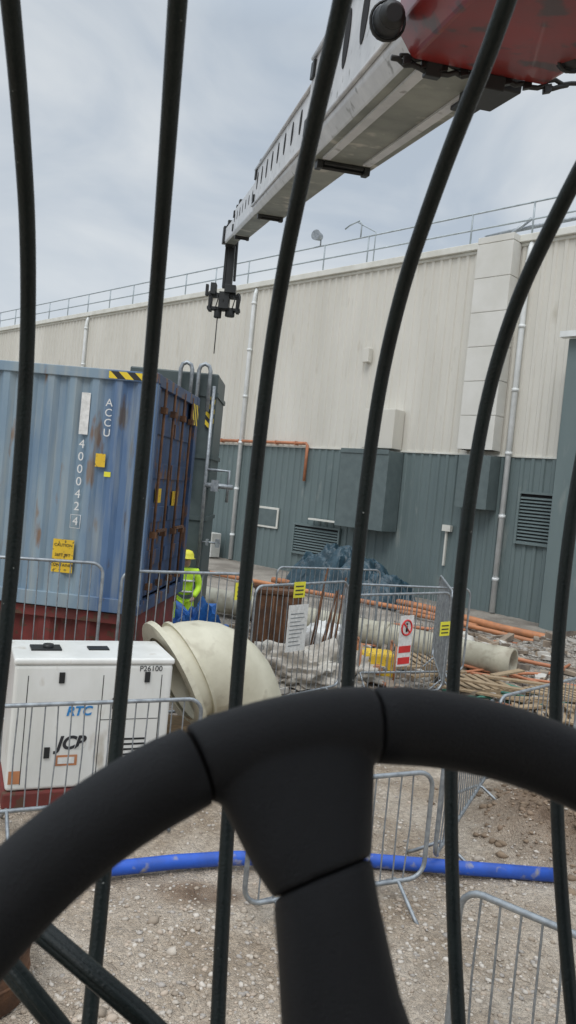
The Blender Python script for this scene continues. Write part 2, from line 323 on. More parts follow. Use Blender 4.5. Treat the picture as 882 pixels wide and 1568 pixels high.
louvre(.78,2.12,2.2,3.76); louvre(8.95,11.3,.75,1.9)
b=MB(); b.box(W(12.2,1.55,.045),Wd*1.2,Wn*.05,Z*.82); b.obj('window_frame','trim',bld,bevel=.01)
b=MB(); b.box(W(12.28,1.63,.097),Wd*1.04,Wn*.004,Z*.66); b.obj('window_pane','teal_d',bld)
b=MB()
for s,zt in ((2.55,11.15),(14.7,11.15),(27.9,11.15),(41,11.15)):
    b.tube([W(s,.05,.17),W(s,zt-.5,.17),W(s,zt-.2,.13),W(s,zt,.06)],.085,10)
    for z in np.arange(1,11,1.9): b.tube([W(s,z,.17),W(s,z+.1,.17)],.105,10)
b.obj('downpipes','white',bld)
b=MB(); b.tube([W(17.2,4.92,.16),W(11,4.92,.16),W(10.92,4.84,.16),W(10.92,3.5,.16)],.06,8); b.tube([W(20,4.7,.16),W(17.2,4.7,.16),W(17.2,4.92,.16)],.06,8)
for s in np.arange(11.5,17,1.1): b.box(W(s,4.84,.05),Wd*.05,Wn*.18,Z*.15)
b.obj('gas_pipe','copper',bld)
b=MB(); b.box(W(-.9,-.1,.05),Wd*1.55,Wn*.9,Z*8.1); b.obj('corner_riser','teal',bld,bevel=.02)
b=MB(); b.box(W(.1,8.0,.96),Wd*.7,Wn*.25,Z*.16); b.obj('riser_cap','white',bld)
b=MB(); b.box(W(4.3,2.3,.05),Wd*.3,Wn*.15,Z*.2); b.box(W(8.7,2.1,.1),Wd*1.6,Wn*.3,Z*.06); b.box(W(4.45,1.2,.05),Wd*.06,Wn*.08,Z*1.1); b.obj('wall_lamp','trim',bld)
for s in (15.1,16.7):
    ac=empty('air_conditioning_unit')
    b=MB(); b.box(W(s,.05,.4),Wd*1.3,Wn*.5,Z*1.0); b.obj('casing','cabw',ac,bevel=.03)
    b=MB(); c_=W(s+.75,.55,.905)
    b.tube(circ(c_,Wd,Z,.33),.02,6,closed=True)
    for rr in (.1,.2,.28): b.tube(circ(c_,Wd,Z,rr,16),.006,4,closed=True)
    b.obj('fan_grille','blackm',ac)
# ------------------------------------------------------------ container
cl=V(-.9966,.083,0); cd=V(.083,.9966,0); CO=V(-1.68,9.2,1.5); CH=2.9
def C(l,d,h): return CO+cl*l+cd*d+Z*h
m=pbr('container_blue_faded',(.26,.34,.39),(.15,.23,.32),scale=1.3,rough=.6,stretch=(1.2,1,.3),c3=(.20,.13,.09),s3=5,t3=.63,w3=.08,detail=9)
nt=m.node_tree;N=nt.nodes;L=nt.links;b_=N['Principled BSDF']; src=b_.inputs['Base Color'].links[0].from_socket
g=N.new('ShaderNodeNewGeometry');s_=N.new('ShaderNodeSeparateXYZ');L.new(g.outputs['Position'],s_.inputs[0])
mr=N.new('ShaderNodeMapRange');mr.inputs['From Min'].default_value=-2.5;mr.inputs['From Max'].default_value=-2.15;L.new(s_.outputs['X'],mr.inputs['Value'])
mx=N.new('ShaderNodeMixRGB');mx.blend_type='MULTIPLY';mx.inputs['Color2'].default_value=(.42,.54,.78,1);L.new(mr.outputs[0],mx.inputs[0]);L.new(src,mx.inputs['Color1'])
nzc=N.new('ShaderNodeTexNoise'); nzc.inputs['Scale'].default_value=3; nzc.inputs['Detail'].default_value=6; tcn=N.new('ShaderNodeTexCoord'); mpn=N.new('ShaderNodeMapping'); mpn.inputs['Scale'].default_value=(3,3,.25); L.new(tcn.outputs['Object'],mpn.inputs[0]); L.new(mpn.outputs[0],nzc.inputs['Vector'])
rg=N.new('ShaderNodeValToRGB'); rg.color_ramp.elements[0].position=.45; rg.color_ramp.elements[1].position=.72; rg.color_ramp.elements[0].color=(0,0,0,1); rg.color_ramp.elements[1].color=(.75,.75,.75,1); L.new(nzc.outputs['Fac'],rg.inputs[0])
mx2=N.new('ShaderNodeMixRGB'); mx2.inputs['Color2'].default_value=(.33,.36,.35,1); L.new(rg.outputs[0],mx2.inputs[0]); L.new(mx.outputs[0],mx2.inputs['Color1']); L.new(mx2.outputs[0],b_.inputs['Base Color'])
M['c_navy']=pbr('container_door_blue',(.05,.095,.20),(.025,.05,.11),scale=2,rough=.5,stretch=(1,1,.4),c3=(.15,.08,.05),s3=6,t3=.56,w3=.07)
cont=empty('shipping_container')
def ccorr(b,l0,l1,h0,h1,dfun,pitch=.278,dep=.05):
    pts=[];l=l0
    while l<l1-.01:
        pts+=[(l,0),(min(l+pitch*.28,l1),0),(min(l+pitch*.5,l1),dep),(min(l+pitch*.78,l1),dep)]; l+=pitch
    pts.append((l1,0)); i=len(b.v); n=len(pts)
    for hh in (h0,h1):
        for a,q in pts: b.v.append(dfun(a,q,hh))
    for j in range(n-1): b.f.append((i+j,i+j+1,i+n+j+1,i+n+j)); b.s.append(False)
b=MB(); ccorr(b,.16,5.9,.17,CH-.12,lambda a,q,h:C(a,.02+q,h)); ccorr(b,.16,5.9,.17,CH-.12,lambda a,q,h:C(a,2.42-q,h)); b.obj('side_walls',m,cont,fix=False)
b=MB(); b.box(C(0,0,0),cl*6.06,cd*.1,Z*.17)
b.box(C(0,0,CH-.12),cl*6.06,cd*.08,Z*.12); b.box(C(0,2.36,CH-.12),cl*6.06,cd*.08,Z*.12); b.box(C(0,2.34,0),cl*6.06,cd*.1,Z*.17)
b.box(C(5.9,0.003,.17),cl*.16,cd*.16,Z*(CH-.29)); b.box(C(0,.003,.17),cl*.16,cd*.12,Z*(CH-.29)); b.obj('frame_rails',m,cont,bevel=.008)
b=MB(); b.box(C(.05,.085,CH-.06),cl*5.9,cd*2.27,Z*.03); b.box(C(.05,.12,.1),cl*5.9,cd*2.2,Z*.05); b.box(C(5.95,.1,.1),cl*.04,cd*2.2,Z*2.7); b.obj('roof_floor',m,cont)
b=MB(); b.box(C(0.06,.17,.17),cl*.05,cd*1.03,Z*(CH-.3)); b.box(C(0.06,1.22,.17),cl*.05,cd*1.03,Z*(CH-.3))
b.box(C(-.004,2.26,.0),cl*.16,cd*.18,Z*(CH)); b.box(C(-.004,.125,CH-.14),cl*.12,cd*2.13,Z*.14); b.box(C(-.004,.125,0),cl*.12,cd*2.13,Z*.15); b.box(C(-.003,.12,.15),cl*.06,cd*.05,Z*2.6)
for h in (.55,1.1,1.65,2.2): 
    b.box(C(.04,.2,h),cl*.02,cd*.97,Z*.2); b.box(C(.04,1.25,h),cl*.02,cd*.97,Z*.2)
b.obj('door_end','c_navy',cont,bevel=.006)
b=MB()
for d in (.42,.92,1.48,1.98):
    b.tube([C(-.0,d,.08),C(-.0,d,CH-.05)],.017,8)
    for h in (.3,.95,2.5): b.cbox(C(.0,d,h),.07,.1,.08,cl,cd,Z)
for d in (.7,1.7): b.cbox(C(-.03,d,1.0),.03,.45,.035,cl,cd,Z)
b.obj('door_locking_rods','rust',cont)
b=MB()
for l,d in ((-.006,-.006),(5.89,-.006),(-.006,2.27),(5.89,2.27)):
    for h in (-.004,CH-.114): b.box(C(l,d,h),cl*.178,cd*.178,Z*.12)
b.obj('corner_castings','c_navy',cont,bevel=.01)
b=MB(); b.box(C(.18,-.003,CH-.105),cl*.42,cd*.003,Z*.085); b.box(C(-.008,2.0,CH-.42),cl*.003,cd*.4,Z*.3); b.obj('hazard_tape','hazard',cont)
def lab(l,h,wd,ht,mat,d=-.004):
    b=MB(); b.box(C(l-wd/2,d,h-ht/2),cl*wd,cd*.003,Z*ht); return b.obj('label',mat,cont)
lab(.62,1.81,.12,.16,'yellow',.012); lab(.52,1.65,.08,.06,'signy',.012)
lab(.98,.62,.26,.4,'yellow',.014); lab(.86,2.35,.11,.5,'txtw',.012)
for i,ch in enumerate('ACCU'): text('mark','%s'%ch,.13,C(.57,.008,2.5-.12*i),cl*-1,Z,'txtw',cont)
for i,ch in enumerate('400042'): text('mark',ch,.145,C(.86,.008,1.98-.15*i),cl*-1,Z,'txtw',cont)
text('mark','4',.14,C(.86,.008,1.05),cl*-1,Z,'txtw',cont); b=MB(); c_=C(.86,.008,1.05)
b.tube([c_+cl*x+Z*z for x,z in ((-.06,-.08),(.06,-.08),(.06,.08),(-.06,.08))],.005,4,closed=True); b.obj('check_digit_frame','txtw',cont)
for i,tx in enumerate(('CAUTION','26FT 9FT','CONTAINER')): text('label_text',tx,.05,C(.98,.009,.75-.12*i),cl*-1,Z,'txtk',cont)
b=MB(); b.box(C(.03,.5,1.35),cl*.012,cd*.25,Z*.18); b.box(C(.03,1.4,1.3),cl*.012,cd*.3,Z*.2); b.obj('door_labels','yellow',cont)
skip=empty('red_steel_skip')
b=MB(); ccorr(b,.1,5.9,.15,1.36,lambda a,q,h:CO+cl*a+cd*(.1+q)+Z*(h-1.5),pitch=.5,dep=.07); ccorr(b,.1,5.9,.15,1.36,lambda a,q,h:CO+cl*a+cd*(2.3-q)+Z*(h-1.5),pitch=.5,dep=.07)
b.box(CO+cl*.05+cd*.06-Z*.14,cl*5.9,cd*.12,Z*.12); b.box(CO+cl*.05+cd*2.2-Z*.14,cl*5.9,cd*.12,Z*.12); b.box(CO+cl*.06+cd*.19-Z*1.48,cl*.06,cd*2,Z*1.45); b.box(CO+cl*5.8+cd*.19-Z*1.48,cl*.06,cd*2,Z*1.45)
b.box(CO+cl*.05+cd*.06-Z*1.49,cl*5.9,cd*2.26,Z*.14); b.obj('skip_body','red',skip,fix=False)
# ------------------------------------------------------------ green cabinet tower behind container
tw=empty('dust_extraction_cabinet')
b=MB(); b.box((-3.3,15,0),(1.72,0,0),(0,1.5,0),(0,0,5.25)); b.obj('casing','green',tw,bevel=.03)
b=MB()
for z in (1.2,2.4,3.6,4.8): b.box((-3.33,14.97,z),(1.78,0,0),(0,1.56,0),(0,0,.08))
b.obj('casing_bands','green',tw)
b=MB()
for x in (-2.3,-1.95):
    b.tube([(x,14.85,3.0),(x,14.85,5.27),(x+.03,14.85,5.36),(x+.11,14.85,5.4),(x+.19,14.85,5.36),(x+.22,14.85,5.27),(x+.22,14.85,4.5)],.04,8)
b.tube([(-1.64,14.9,1.5),(-1.64,14.9,5.0)],.035,8); b.tube([(-1.64,14.9,3.1),(-1.1,14.9,3.1)],.05,8); b.tube([(-1.64,14.9,3.4),(-1.2,14.9,3.4),(-1.2,14.9,2.8)],.03,8)
b.cbox((-1.45,14.9,3.1),.14,.14,.22); b.cbox((-1.3,14.9,2.0),.08,.1,.16); b.cbox((-1.5,14.9,2.0),.05,.1,.12); b.tube([(-1.64,14.92,2.0),(-1.25,14.92,2.0)],.02,6); b.obj('riser_pipes','galv',tw)
b=MB(); b.box((-1.76,14.95,4.2),(.16,0,0),(0,.02,0),(0,0,.6)); b.obj('hazard_strip','hazard',tw)
# ------------------------------------------------------------ generator
gx=V(.918,.396,0); gy=V(-.396,.918,0); GO=V(-2.32,6.93,0); GL=1.47; GD=.78; GH=1.43
def G(a,d,h): return GO+gx*a+gy*d+Z*h
gen=empty('diesel_generator')
b=MB(); b.box(G(0,0,.2),gx*GL,gy*GD,Z*(GH-.26)); b.obj('canopy','gen',gen,bevel=.035,segs=4)
b=MB(); b.box(G(-.012,-.012,GH-.062),gx*(GL+.024),gy*(GD+.024),Z*.062); b.obj('canopy_lid','gen',gen,bevel=.025,segs=4)
b=MB(); b.box(G(-.02,-.02,.04),gx*(GL+.04),gy*(GD+.04),Z*.155); b.obj('skid_base','red',gen,bevel=.02)
b=MB(); b.cbox(G(.3,.4,GH+.008),.28,.2,.02,gx,gy); b.tube([G(.32,.38,GH),G(.32,.38,GH+.05)],.05,12); b.cbox(G(.8,.4,GH+.006),.2,.14,.014,gx,gy)
for a,h in ((.42,1.25),(.93,1.0),(.34,.55),(1.22,1.25)): b.cbox(G(a,-.006,h),.05,.018,.1,gx,gy)
for a in (.12,.80,1.36): b.box(G(a,-.0025,.26),gx*.007,gy*.003,Z*(GH-.42))
b.box(G(.807,-.0025,.84),gx*.55,gy*.003,Z*.006)
for i in range(7): b.box(G(.95,-.003,.34+.05*i),gx*.3,gy*.003,Z*.018)
b.obj('hatch_handles_and_seams','blackm',gen)
text('maker_text','JCB',.17,G(.55,-.004,.63),gx,Z,'txtk',gen,shear=.25,off=.006); text('hire_text','RTC',.12,G(.6,-.004,.93),gx,Z,'txtb',gen,shear=.2,off=.004); text('fleet_text','P26100',.075,G(1.25,-.004,1.33),gx,Z,'txtk',gen)
b=MB(); b.cbox(G(.52,-.003,.47),.2,.003,.1,gx,gy); b.cbox(G(.07,-.003,.33),.1,.003,.12,gx,gy); b.obj('orange_labels','orange',gen)
b=MB(); b.cbox(G(.52,-.006,.47),.15,.003,.06,gx,gy); b.obj('label_panels','txtw',gen)
# ------------------------------------------------------------ barriers
def barrier(name,A,Bp,h=1.1,zb=.2,step=.115,r=.019,vr=.007,feet=True,midrail=False,fh=0):
    A=Vector((*A,0));Bp=Vector((*Bp,0)); d=(Bp-A); Lg=d.length; d.normalize(); n=V(-d.y,d.x,0); e=empty(name)
    g0=gh(A.x,A.y); rc=.13
    def Q(l,z): return A+d*l+Z*(z+g0)+n*(.012*math.sin(l*2.1+A.x*3)*(z>zb))
    pts=[]
    for cx,cz,a0 in ((rc,zb+rc,180),(Lg-rc,zb+rc,270),(Lg-rc,h-rc,0),(rc,h-rc,90)):
        for k_ in range(6): a=math.radians(a0+k_*18); pts.append(Q(cx+rc*math.cos(a),cz+rc*math.sin(a)))
    b=MB(); b.tube(pts,r,8,closed=True); b.obj('frame','galv',e)
    b=MB(); l=step
    while l<Lg-step*.6: 
        j=random.gauss(0,.006); b.tube([Q(l+j,zb),Q(l-j*.5,(zb+h)/2),Q(l+j*.5,h)],vr,5,caps=False); l+=step
    b.obj('uprights','galv',e)
    if feet:
        b=MB()
        for l in (.16*Lg,.84*Lg):
            b.tube([Q(l,.02)+n*.32,Q(l,.05)+n*.26,Q(l,zb)+n*.03,Q(l,zb)-n*.03,Q(l,.05)-n*.26,Q(l,.02)-n*.32],.016,6)
        b.obj('feet','galv',e)
    return e
barrier('crowd_barrier',(-2.45,6.40),(-.64,7.28),1.12)
barrier('crowd_barrier',(-.05,5.45),(1.36,6.12),1.06)
barrier('crowd_barrier',(1.5,6.45),(2.5,8.6),1.08)
barrier('crowd_barrier',(1.16,4.22),(2.9,2.85),1.1)
barrier('crowd_barrier',(2.5,8.35),(3.9,9.8),1.1)
barrier('site_fence_panel',(-4.5,8.15),(-2.05,8.85),2.12,zb=.3)
barrier('site_fence_panel',(-1.85,8.98),(-.38,9.9),2.02,zb=.3)
barrier('site_fence_panel',(-.33,10.0),(1.0,11.55),1.87,zb=.3)
barrier('site_fence_panel',(.92,10.5),(2.66,12.0),1.82,zb=.3)
barrier('site_fence_panel',(1.05,12.4),(3.3,13.4),1.75,zb=.3)
barrier('site_fence_panel',(2.7,12.05),(3.0,14.6),1.8,zb=.3)
barrier('site_fence_panel',(-.1,15.2),(2.1,16.6),1.6,zb=.3)
def sign(name,A,Bp,fr,z0,z1,wd,mat,off=-.03):
    A=Vector((*A,0));Bp=Vector((*Bp,0)); d=(Bp-A); Lg=d.length; d.normalize(); n=V(-d.y,d.x,0)
    e=empty(name); o=A+d*(fr*Lg-wd/2)+n*off+Z*z0
    b=MB(); b.box(o,d*wd,n*.006,Z*(z1-z0)); b.obj('board',mat,e); return e,o,d,n
e,o,d,n=sign('paper_notice',(-.33,10.0),(1.0,11.55),.44,.95,1.6,.42,'txtw'); b=MB()
for i in range(9): b.box(o+d*.05-n*.004+Z*(.08+i*.055),d*random.uniform(.2,.32),n*.003,Z*.012)
b.obj('print_lines','galv',e)
e,o,d,n=sign('no_pedestrians_sign',(.92,10.5),(2.66,12.0),.55,.75,1.5,.3,'txtw')
b=MB(); c_=o+d*.15+Z*.57-n*.006; b.tube(circ(c_,d,Z,.11,18),.014,6,closed=True); b.tube([c_-d*.08+Z*.08,c_+d*.08-Z*.08],.012,6)
b.box(o+d*.02-n*.004+Z*.03,d*.26,n*.003,Z*.1); b.box(o+d*.02-n*.004+Z*.2,d*.26,n*.003,Z*.1); b.obj('red_marks','redp',e)
b=MB(); b.tube([c_-Z*.06,c_+Z*.03],.015,6); b.tube([c_+Z*.045,c_+Z*.07],.015,6); b.obj('walking_figure','blackm',e)
for a,bb,fr,z0 in (((-1.85,8.98),(-.38,9.9),.93,1.72),((-.33,10.0),(1.0,11.55),.43,1.7),((.92,10.5),(2.66,12.0),.95,1.15)):
    e,o,d,n=sign('yellow_warning_sign',a,bb,fr,z0,z0+.22,.24,'signy'); b=MB()
    for i in range(3): b.box(o+d*.03-n*.004+Z*(.04+i*.055),d*.17,n*.003,Z*.018)
    b.obj('print_lines','txtk',e)
# ------------------------------------------------------------ pipes
b=MB(); raw=[(-1.3,5.93),(-1.09,6.03),(-.65,6.22),(-.21,6.37),(.4,6.5),(1.02,6.57),(1.87,6.6),(2.62,6.63)]
b.tube([(x,y,.07) for x,y in raw],.058,16); b.obj('blue_water_pipe','bluepipe')
pp=empty('drainage_pipe'); b=MB(); A=V(4.5,14.5,.3);Bq=V(-2.4,19.2,.34); d=(Bq-A).normalized()
def ring(c,d,r,n=24):
    x=d.cross(Z).normalized(); y=d.cross(x); return [c+(x*math.cos(2*math.pi*j/n)+y*math.sin(2*math.pi*j/n))*r for j in range(n)]
b.loft([ring(A+d*.9,d,.24),ring(A,d,.24),ring(A,d,.29),ring(A+d*.35,d,.29),ring(A+d*.36,d,.275),ring(Bq,d,.275)],caps=False); b.obj('pipe_wall','beige',pp,fix=False)
b=MB(); b.loft([ring(A+d*2.6,d,.278),ring(A+d*2.6,d,.31),ring(A+d*2.85,d,.31),ring(A+d*2.85,d,.278)],caps=False); b.loft([ring(A+d*5.6,d,.278),ring(A+d*5.6,d,.31),ring(A+d*5.85,d,.31),ring(A+d*5.85,d,.278)],caps=False); b.obj('pipe_couplers','beige',pp,fix=False)
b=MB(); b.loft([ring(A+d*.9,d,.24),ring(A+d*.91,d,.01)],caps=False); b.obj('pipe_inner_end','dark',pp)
dc=empty('duct_elbow'); b=MB()
ctl=[V(-1.06,8.5,1.0),V(-.92,8.58,1.08),V(-.74,8.68,1.1),V(-.52,8.8,.98),V(-.34,8.9,.74),V(-.24,8.98,.42),V(-.2,9.0,.1)]
rad=[.57,.56,.55,.52,.49,.46,.44]
b.tube(ctl,rad,32,caps=False); ob=b.obj('elbow_body','duct',dc); ob.modifiers.new('sub','SUBSURF').render_levels=1
d=(ctl[1]-ctl[0]).normalized(); b=MB(); b.loft([ring(ctl[0]-d*.06,d,.5,36),ring(ctl[0]-d*.06,d,.68,36),ring(ctl[0]+d*.0,d,.68,36),ring(ctl[0]+d*.0,d,.55,36)],caps=False,smooth=False)
b.loft([ring(ctl[0]+d*.14,d,.555,36),ring(ctl[0]+d*.14,d,.59,36),ring(ctl[0]+d*.17,d,.59,36),ring(ctl[0]+d*.17,d,.555,36)],caps=False,smooth=False); b.obj('flange','duct',dc)
b=MB()
for i in range(4): b.box((-1.5,8.3+.1*(i%2),.02+.12*i),(1.2,0,0),(0,.35,0),(0,0,.11))
b.obj('timber_blocks','wood')
b=MB(); b.tube([W(9,.1,3.2),W(6,.12,2.6),W(3.5,.12,2.3),W(.6,.12,3.0),W(-3,.12,3.0)],.1,8); b.tube([W(12,.12,4.8),W(7,.14,4.2),W(3,.12,3.2),W(1,.12,3.6)],.07,8)
b.tube([W(3.2,.12,3.9),W(1.5,.12,3.7),W(-1.5,.12,4.0)],.06,8); b.obj('orange_cable_duct','orange')
b=MB()
for i in range(11):
    x0=random.uniform(-1,4.5); y0=random.uniform(13,20); q=[]
    a=random.uniform(-.6,.6)
    for k_ in range(8): q.append((x0+k_*.45*math.cos(a),y0+k_*.45*math.sin(a)+.25*math.sin(k_*.9+i),.06+.08*random.random()))
    b.tube(q,.025+.02*random.random(),6)
b.obj('site_hoses','copper')
b=MB()
for i in range(6):
    x0=random.uniform(2.6,4); y0=random.uniform(12,13.5); q=[]
    for k_ in range(10): q.append((x0+k_*.14+.1*math.sin(k_+i),y0+.2*math.sin(k_*.8+i*2),.08+.05*math.sin(k_)))
    b.tube(q,.025,6)
b.obj('green_hoses','green_hose')
def pallet(x,y,ang,zz=.03):
    c_,s_=math.cos(ang),math.sin(ang); ax=V(c_,s_,0); ay=V(-s_,c_,0); b=MB(); o=V(x,y,zz+gh(x,y))
    for i in range(7): b.box(o+ax*(i*.17)+Z*.1,ax*.1,ay*1.0,Z*.02)
    for i in range(3): b.box(o+ay*(i*.44),ax*1.12,ay*.1,Z*.098)
    b.obj('wooden_pallet','wood')
pallet(3.1,12.7,.3); pallet(3.7,11.6,-.2,.02); pallet(5.0,12.6,.7); pallet(2.2,14.2,.2)
b=MB()
for i in range(12): 
    a=random.uniform(-.7,.7); b.cbox((random.uniform(2.0,5.4),random.uniform(11.3,14.0),.12+.02*i),random.uniform(.8,1.9),.14,.03,(math.cos(a),math.sin(a),.05),(-math.sin(a),math.cos(a),0),(0,0,1))
b.obj('timber_planks','wood')
b=MB()   # scattered offcuts, blocks, bits of packaging behind the fences
for i in range(420):
    y0=random.uniform(11.0,19); x0=random.uniform(-.9,.4*y0)
    a=random.uniform(0,3.14); tt=random.uniform(-.3,.3)
    L_=random.choice((.1,.18,.3,.3,.5,.8)); sz=random.uniform(.04,.16)
    b.cbox((x0,y0,gh(x0,y0)+sz*.4),L_,sz,sz*random.uniform(.3,1),(math.cos(a),math.sin(a),tt),(-math.sin(a),math.cos(a),0),(0,0,1))
b.obj('construction_debris','debris')
def lump(name,c,rx,ry,rz,mat,amp=.25,sub=4,fr=1.6,smooth=False):
    bm=bmesh.new(); bmesh.ops.create_icosphere(bm,subdivisions=sub,radius=1)
    for v in bm.verts:
        n_=noise.fractal(v.co*fr+Vector(c),.8,2.1,5); f_=1+amp*n_*1.4+.12*abs(noise.noise(v.co*5+Vector(c)))
        v.co=Vector((v.co.x*rx*f_,v.co.y*ry*f_,max(v.co.z,-.25)*rz*f_))+Vector(c)
    me=bpy.data.meshes.new(name); bm.to_mesh(me); bm.free()
    for q in me.polygons: q.use_smooth=smooth
    o=bpy.data.objects.new(name,me); bpy.context.collection.objects.link(o); me.materials.append(M[mat]); return o
def tarp(name,s0,s1,o0,o1,hts,mat):
    b=MB(); nu,nv=130,70
    for j in range(nv+1):
        for i in range(nu+1):
            u=i/nu; v=j/nv; e=sm(min(u,1-u)*7)*sm(min(v,1-v)*5)
            h=0
            wu=u+.03*noise.noise(V(u*6,v*6,1)); wv=v+.05*noise.noise(V(u*6,v*6,7))
            for (cu,cv,hh,wd) in hts: h=max(h,hh*math.exp(-(abs((wu-cu)/wd)**5+abs((wv-cv)/.40)**4)))
            f=noise.ridged_multi_fractal(Vector((u*9+v*2,v*4-u*2,3.3)),.8,2.2,4,1,2)
            g_=noise.noise(V(u*26,v*9,1.1))
            z=e*h*(1+.10*g_)+e*.13*(f-1)+.05*e*g_+.02
            b.v.append(W(s0+(s1-s0)*u+.14*noise.noise(V(u*14,v*9,2)),max(z,.02),o0+(o1-o0)*v+.14*noise.noise(V(v*8,u*14,5))))
    for j in range(nv):
        for i in range(nu): a=j*(nu+1)+i; b.f.append((a,a+1,a+nu+2,a+nu+1)); b.s.append(False)
    b.obj(name,mat)
tarp('blue_tarpaulin_heap',3.9,8.8,1.2,3.4,((.25,.5,.75,.15),(.42,.5,1.15,.13),(.62,.5,1.4,.14),(.82,.5,1.0,.13)),'tarpb')
lump('plastic_sheeting',(.45,12.6,.2),.85,.5,.42,'plastic',.45,5,2.2,True)
lump('plastic_sheeting',(1.35,13.2,.15),.6,.4,.3,'plastic',.45,4,2.2,True)
lump('rubble_bag',(.95,14.6,.2),.5,.4,.5,'txtw',.3,4,2.0,True); lump('rubble_bag',(-.3,12.4,.15),.35,.3,.35,'plastic',.3,4,2.0,True); lump('rubble_bag',(3.6,15.6,.2),.5,.4,.45,'debris',.3,4,2.0,True)
lump('blue_sheeting',(-1.3,12.5,.5),.42,.4,.62,'blueb',.5,4,2.4)
tk=empty('rusty_steel_tank'); b=MB()
b.box((-.35,13.4,0),(.75,.15,0),(-.12,.7,0),(0,0,1.35)); b.obj('tank_body','rust',tk,bevel=.04)
b=MB(); b.tube([(-.36,13.38,1.36),(.41,13.53,1.36),(.29,14.25,1.36),(-.5,14.1,1.36)],.04,6,closed=True)
for x in (-.1,.12): b.tube([(x,13.4,.05),(x,13.4,1.3)],.02,6)
b.obj('tank_rim','rust',tk)
b=MB()
for i in range(7): x=.55+i*.07; b.tube([(x,13.3,.0),(x+random.uniform(.1,.35),13.6,1.6+random.uniform(-.2,.3))],.018,5)
b.obj('steel_poles','rust')
pu=empty('yellow_water_pump'); b=MB(); b.cbox((1.75,13.3,.33),.6,.45,.42); b.obj('housing','yellow',pu,bevel=.05)
b=MB(); b.tube([(1.45,13.0,.05),(2.05,13.0,.05),(2.05,13.6,.05),(1.45,13.6,.05)],.025,6,closed=True)
for x in (1.45,2.05): b.tube([(x,13.0,.05),(x,13.0,.68),(x,13.6,.68),(x,13.6,.05)],.025,6)
b.tube([(1.75,13.0,.3),(1.75,12.85,.3)],.08,12); b.obj('roll_frame','orange',pu)
dr=empty('rusty_drum'); b=MB(); b.tube([(-1.6,4.55,0),(-1.6,4.55,.15),(-1.6,4.55,.45)],.3,24); b.obj('drum_shell','rust',dr)
b=MB()
for z in (.15,.3,.45): b.tube(circ(V(-1.6,4.55,z),V(1,0,0),V(0,1,0),.3,24),.012,6,closed=True)
b.obj('drum_hoops','rust',dr)
# ------------------------------------------------------------ worker
def skinned(name,verts,edges,rad,mat,parent,lv=2):
    me=bpy.data.meshes.new(name); me.from_pydata(verts,edges,[]); me.update()
    o=bpy.data.objects.new(name,me); bpy.context.collection.objects.link(o)
    md=o.modifiers.new('skin','SKIN'); md.use_smooth_shade=True
    if not me.skin_vertices:
        bm=bmesh.new(); bm.from_mesh(me); bm.verts.layers.skin.verify(); bm.to_mesh(me); bm.free()
    for i,v in enumerate(me.skin_vertices[0].data): v.radius=(rad[i],rad[i]) if not isinstance(rad[i],tuple) else rad[i]; v.use_root=(i==0)
    s=o.modifiers.new('sub','SUBSURF'); s.levels=lv; s.render_levels=lv
    me.materials.append(M[mat]); o.parent=parent; return o
wk=empty('construction_worker'); X,Y=-1.76,14.2
def K(x,y,z): return (X+x,Y+y,z+.08)
skinned('jacket',[K(0,0,.95),K(0,.0,1.15),K(0,-.03,1.36),K(0,-.03,1.46),K(-.19,-.03,1.42),K(-.27,-.02,1.14),K(-.2,-.25,.98),K(.19,-.03,1.42),K(.27,-.02,1.14),K(.2,-.25,.98)],[(0,1),(1,2),(2,3),(2,4),(4,5),(5,6),(2,7),(7,8),(8,9)],[(.17,.13),(.165,.13),(.18,.13),(.08,.08),.085,.065,.05,.085,.065,.05],'hivis',wk)
skinned('trousers',[K(0,0,.98),K(-.1,0,.85),K(-.12,-.02,.5),K(-.12,.03,.1),K(.1,0,.85),K(.12,-.02,.5),K(.12,.03,.1)],[(0,1),(1,2),(2,3),(0,4),(4,5),(5,6)],[.13,.1,.075,.065,.1,.075,.065],'hivis',wk)
skinned('boots',[K(-.12,.04,.0),K(-.12,-.14,-.03)],[(0,1)],[.06,.045],'blackm',wk,1); skinned('boots',[K(.12,.04,.0),K(.12,-.14,-.03)],[(0,1)],[.06,.045],'blackm',wk,1)
skinned('head',[K(0,-.03,1.48),K(0,-.04,1.56),K(0,-.05,1.66)],[(0,1),(1,2)],[.06,.075,.095],'skin',wk)
for s in (-1,1): skinned('hand',[K(.2*s,-.26,.97),K(.18*s,-.33,.93),K(.16*s,-.38,.92)],[(0,1),(1,2)],[.035,.042,.02],'skin',wk,1)
b=MB(); b.loft([[Vector(K(rr*math.cos(a),-.045+rr*1.15*math.sin(a),z)) for a in np.linspace(0,6.283,20,endpoint=False)] for rr,z in ((.155,1.655),(.125,1.665),(.12,1.73),(.085,1.79),(.02,1.81))]); b.obj('hard_hat','signy',wk)
b=MB()
for z in (1.05,1.25): b.tube([K(.185*math.cos(a),-.01+.145*math.sin(a),z) for a in np.linspace(0,6.283,20,endpoint=False)],.02,5,closed=True)
b.obj('reflective_bands','silver',wk)
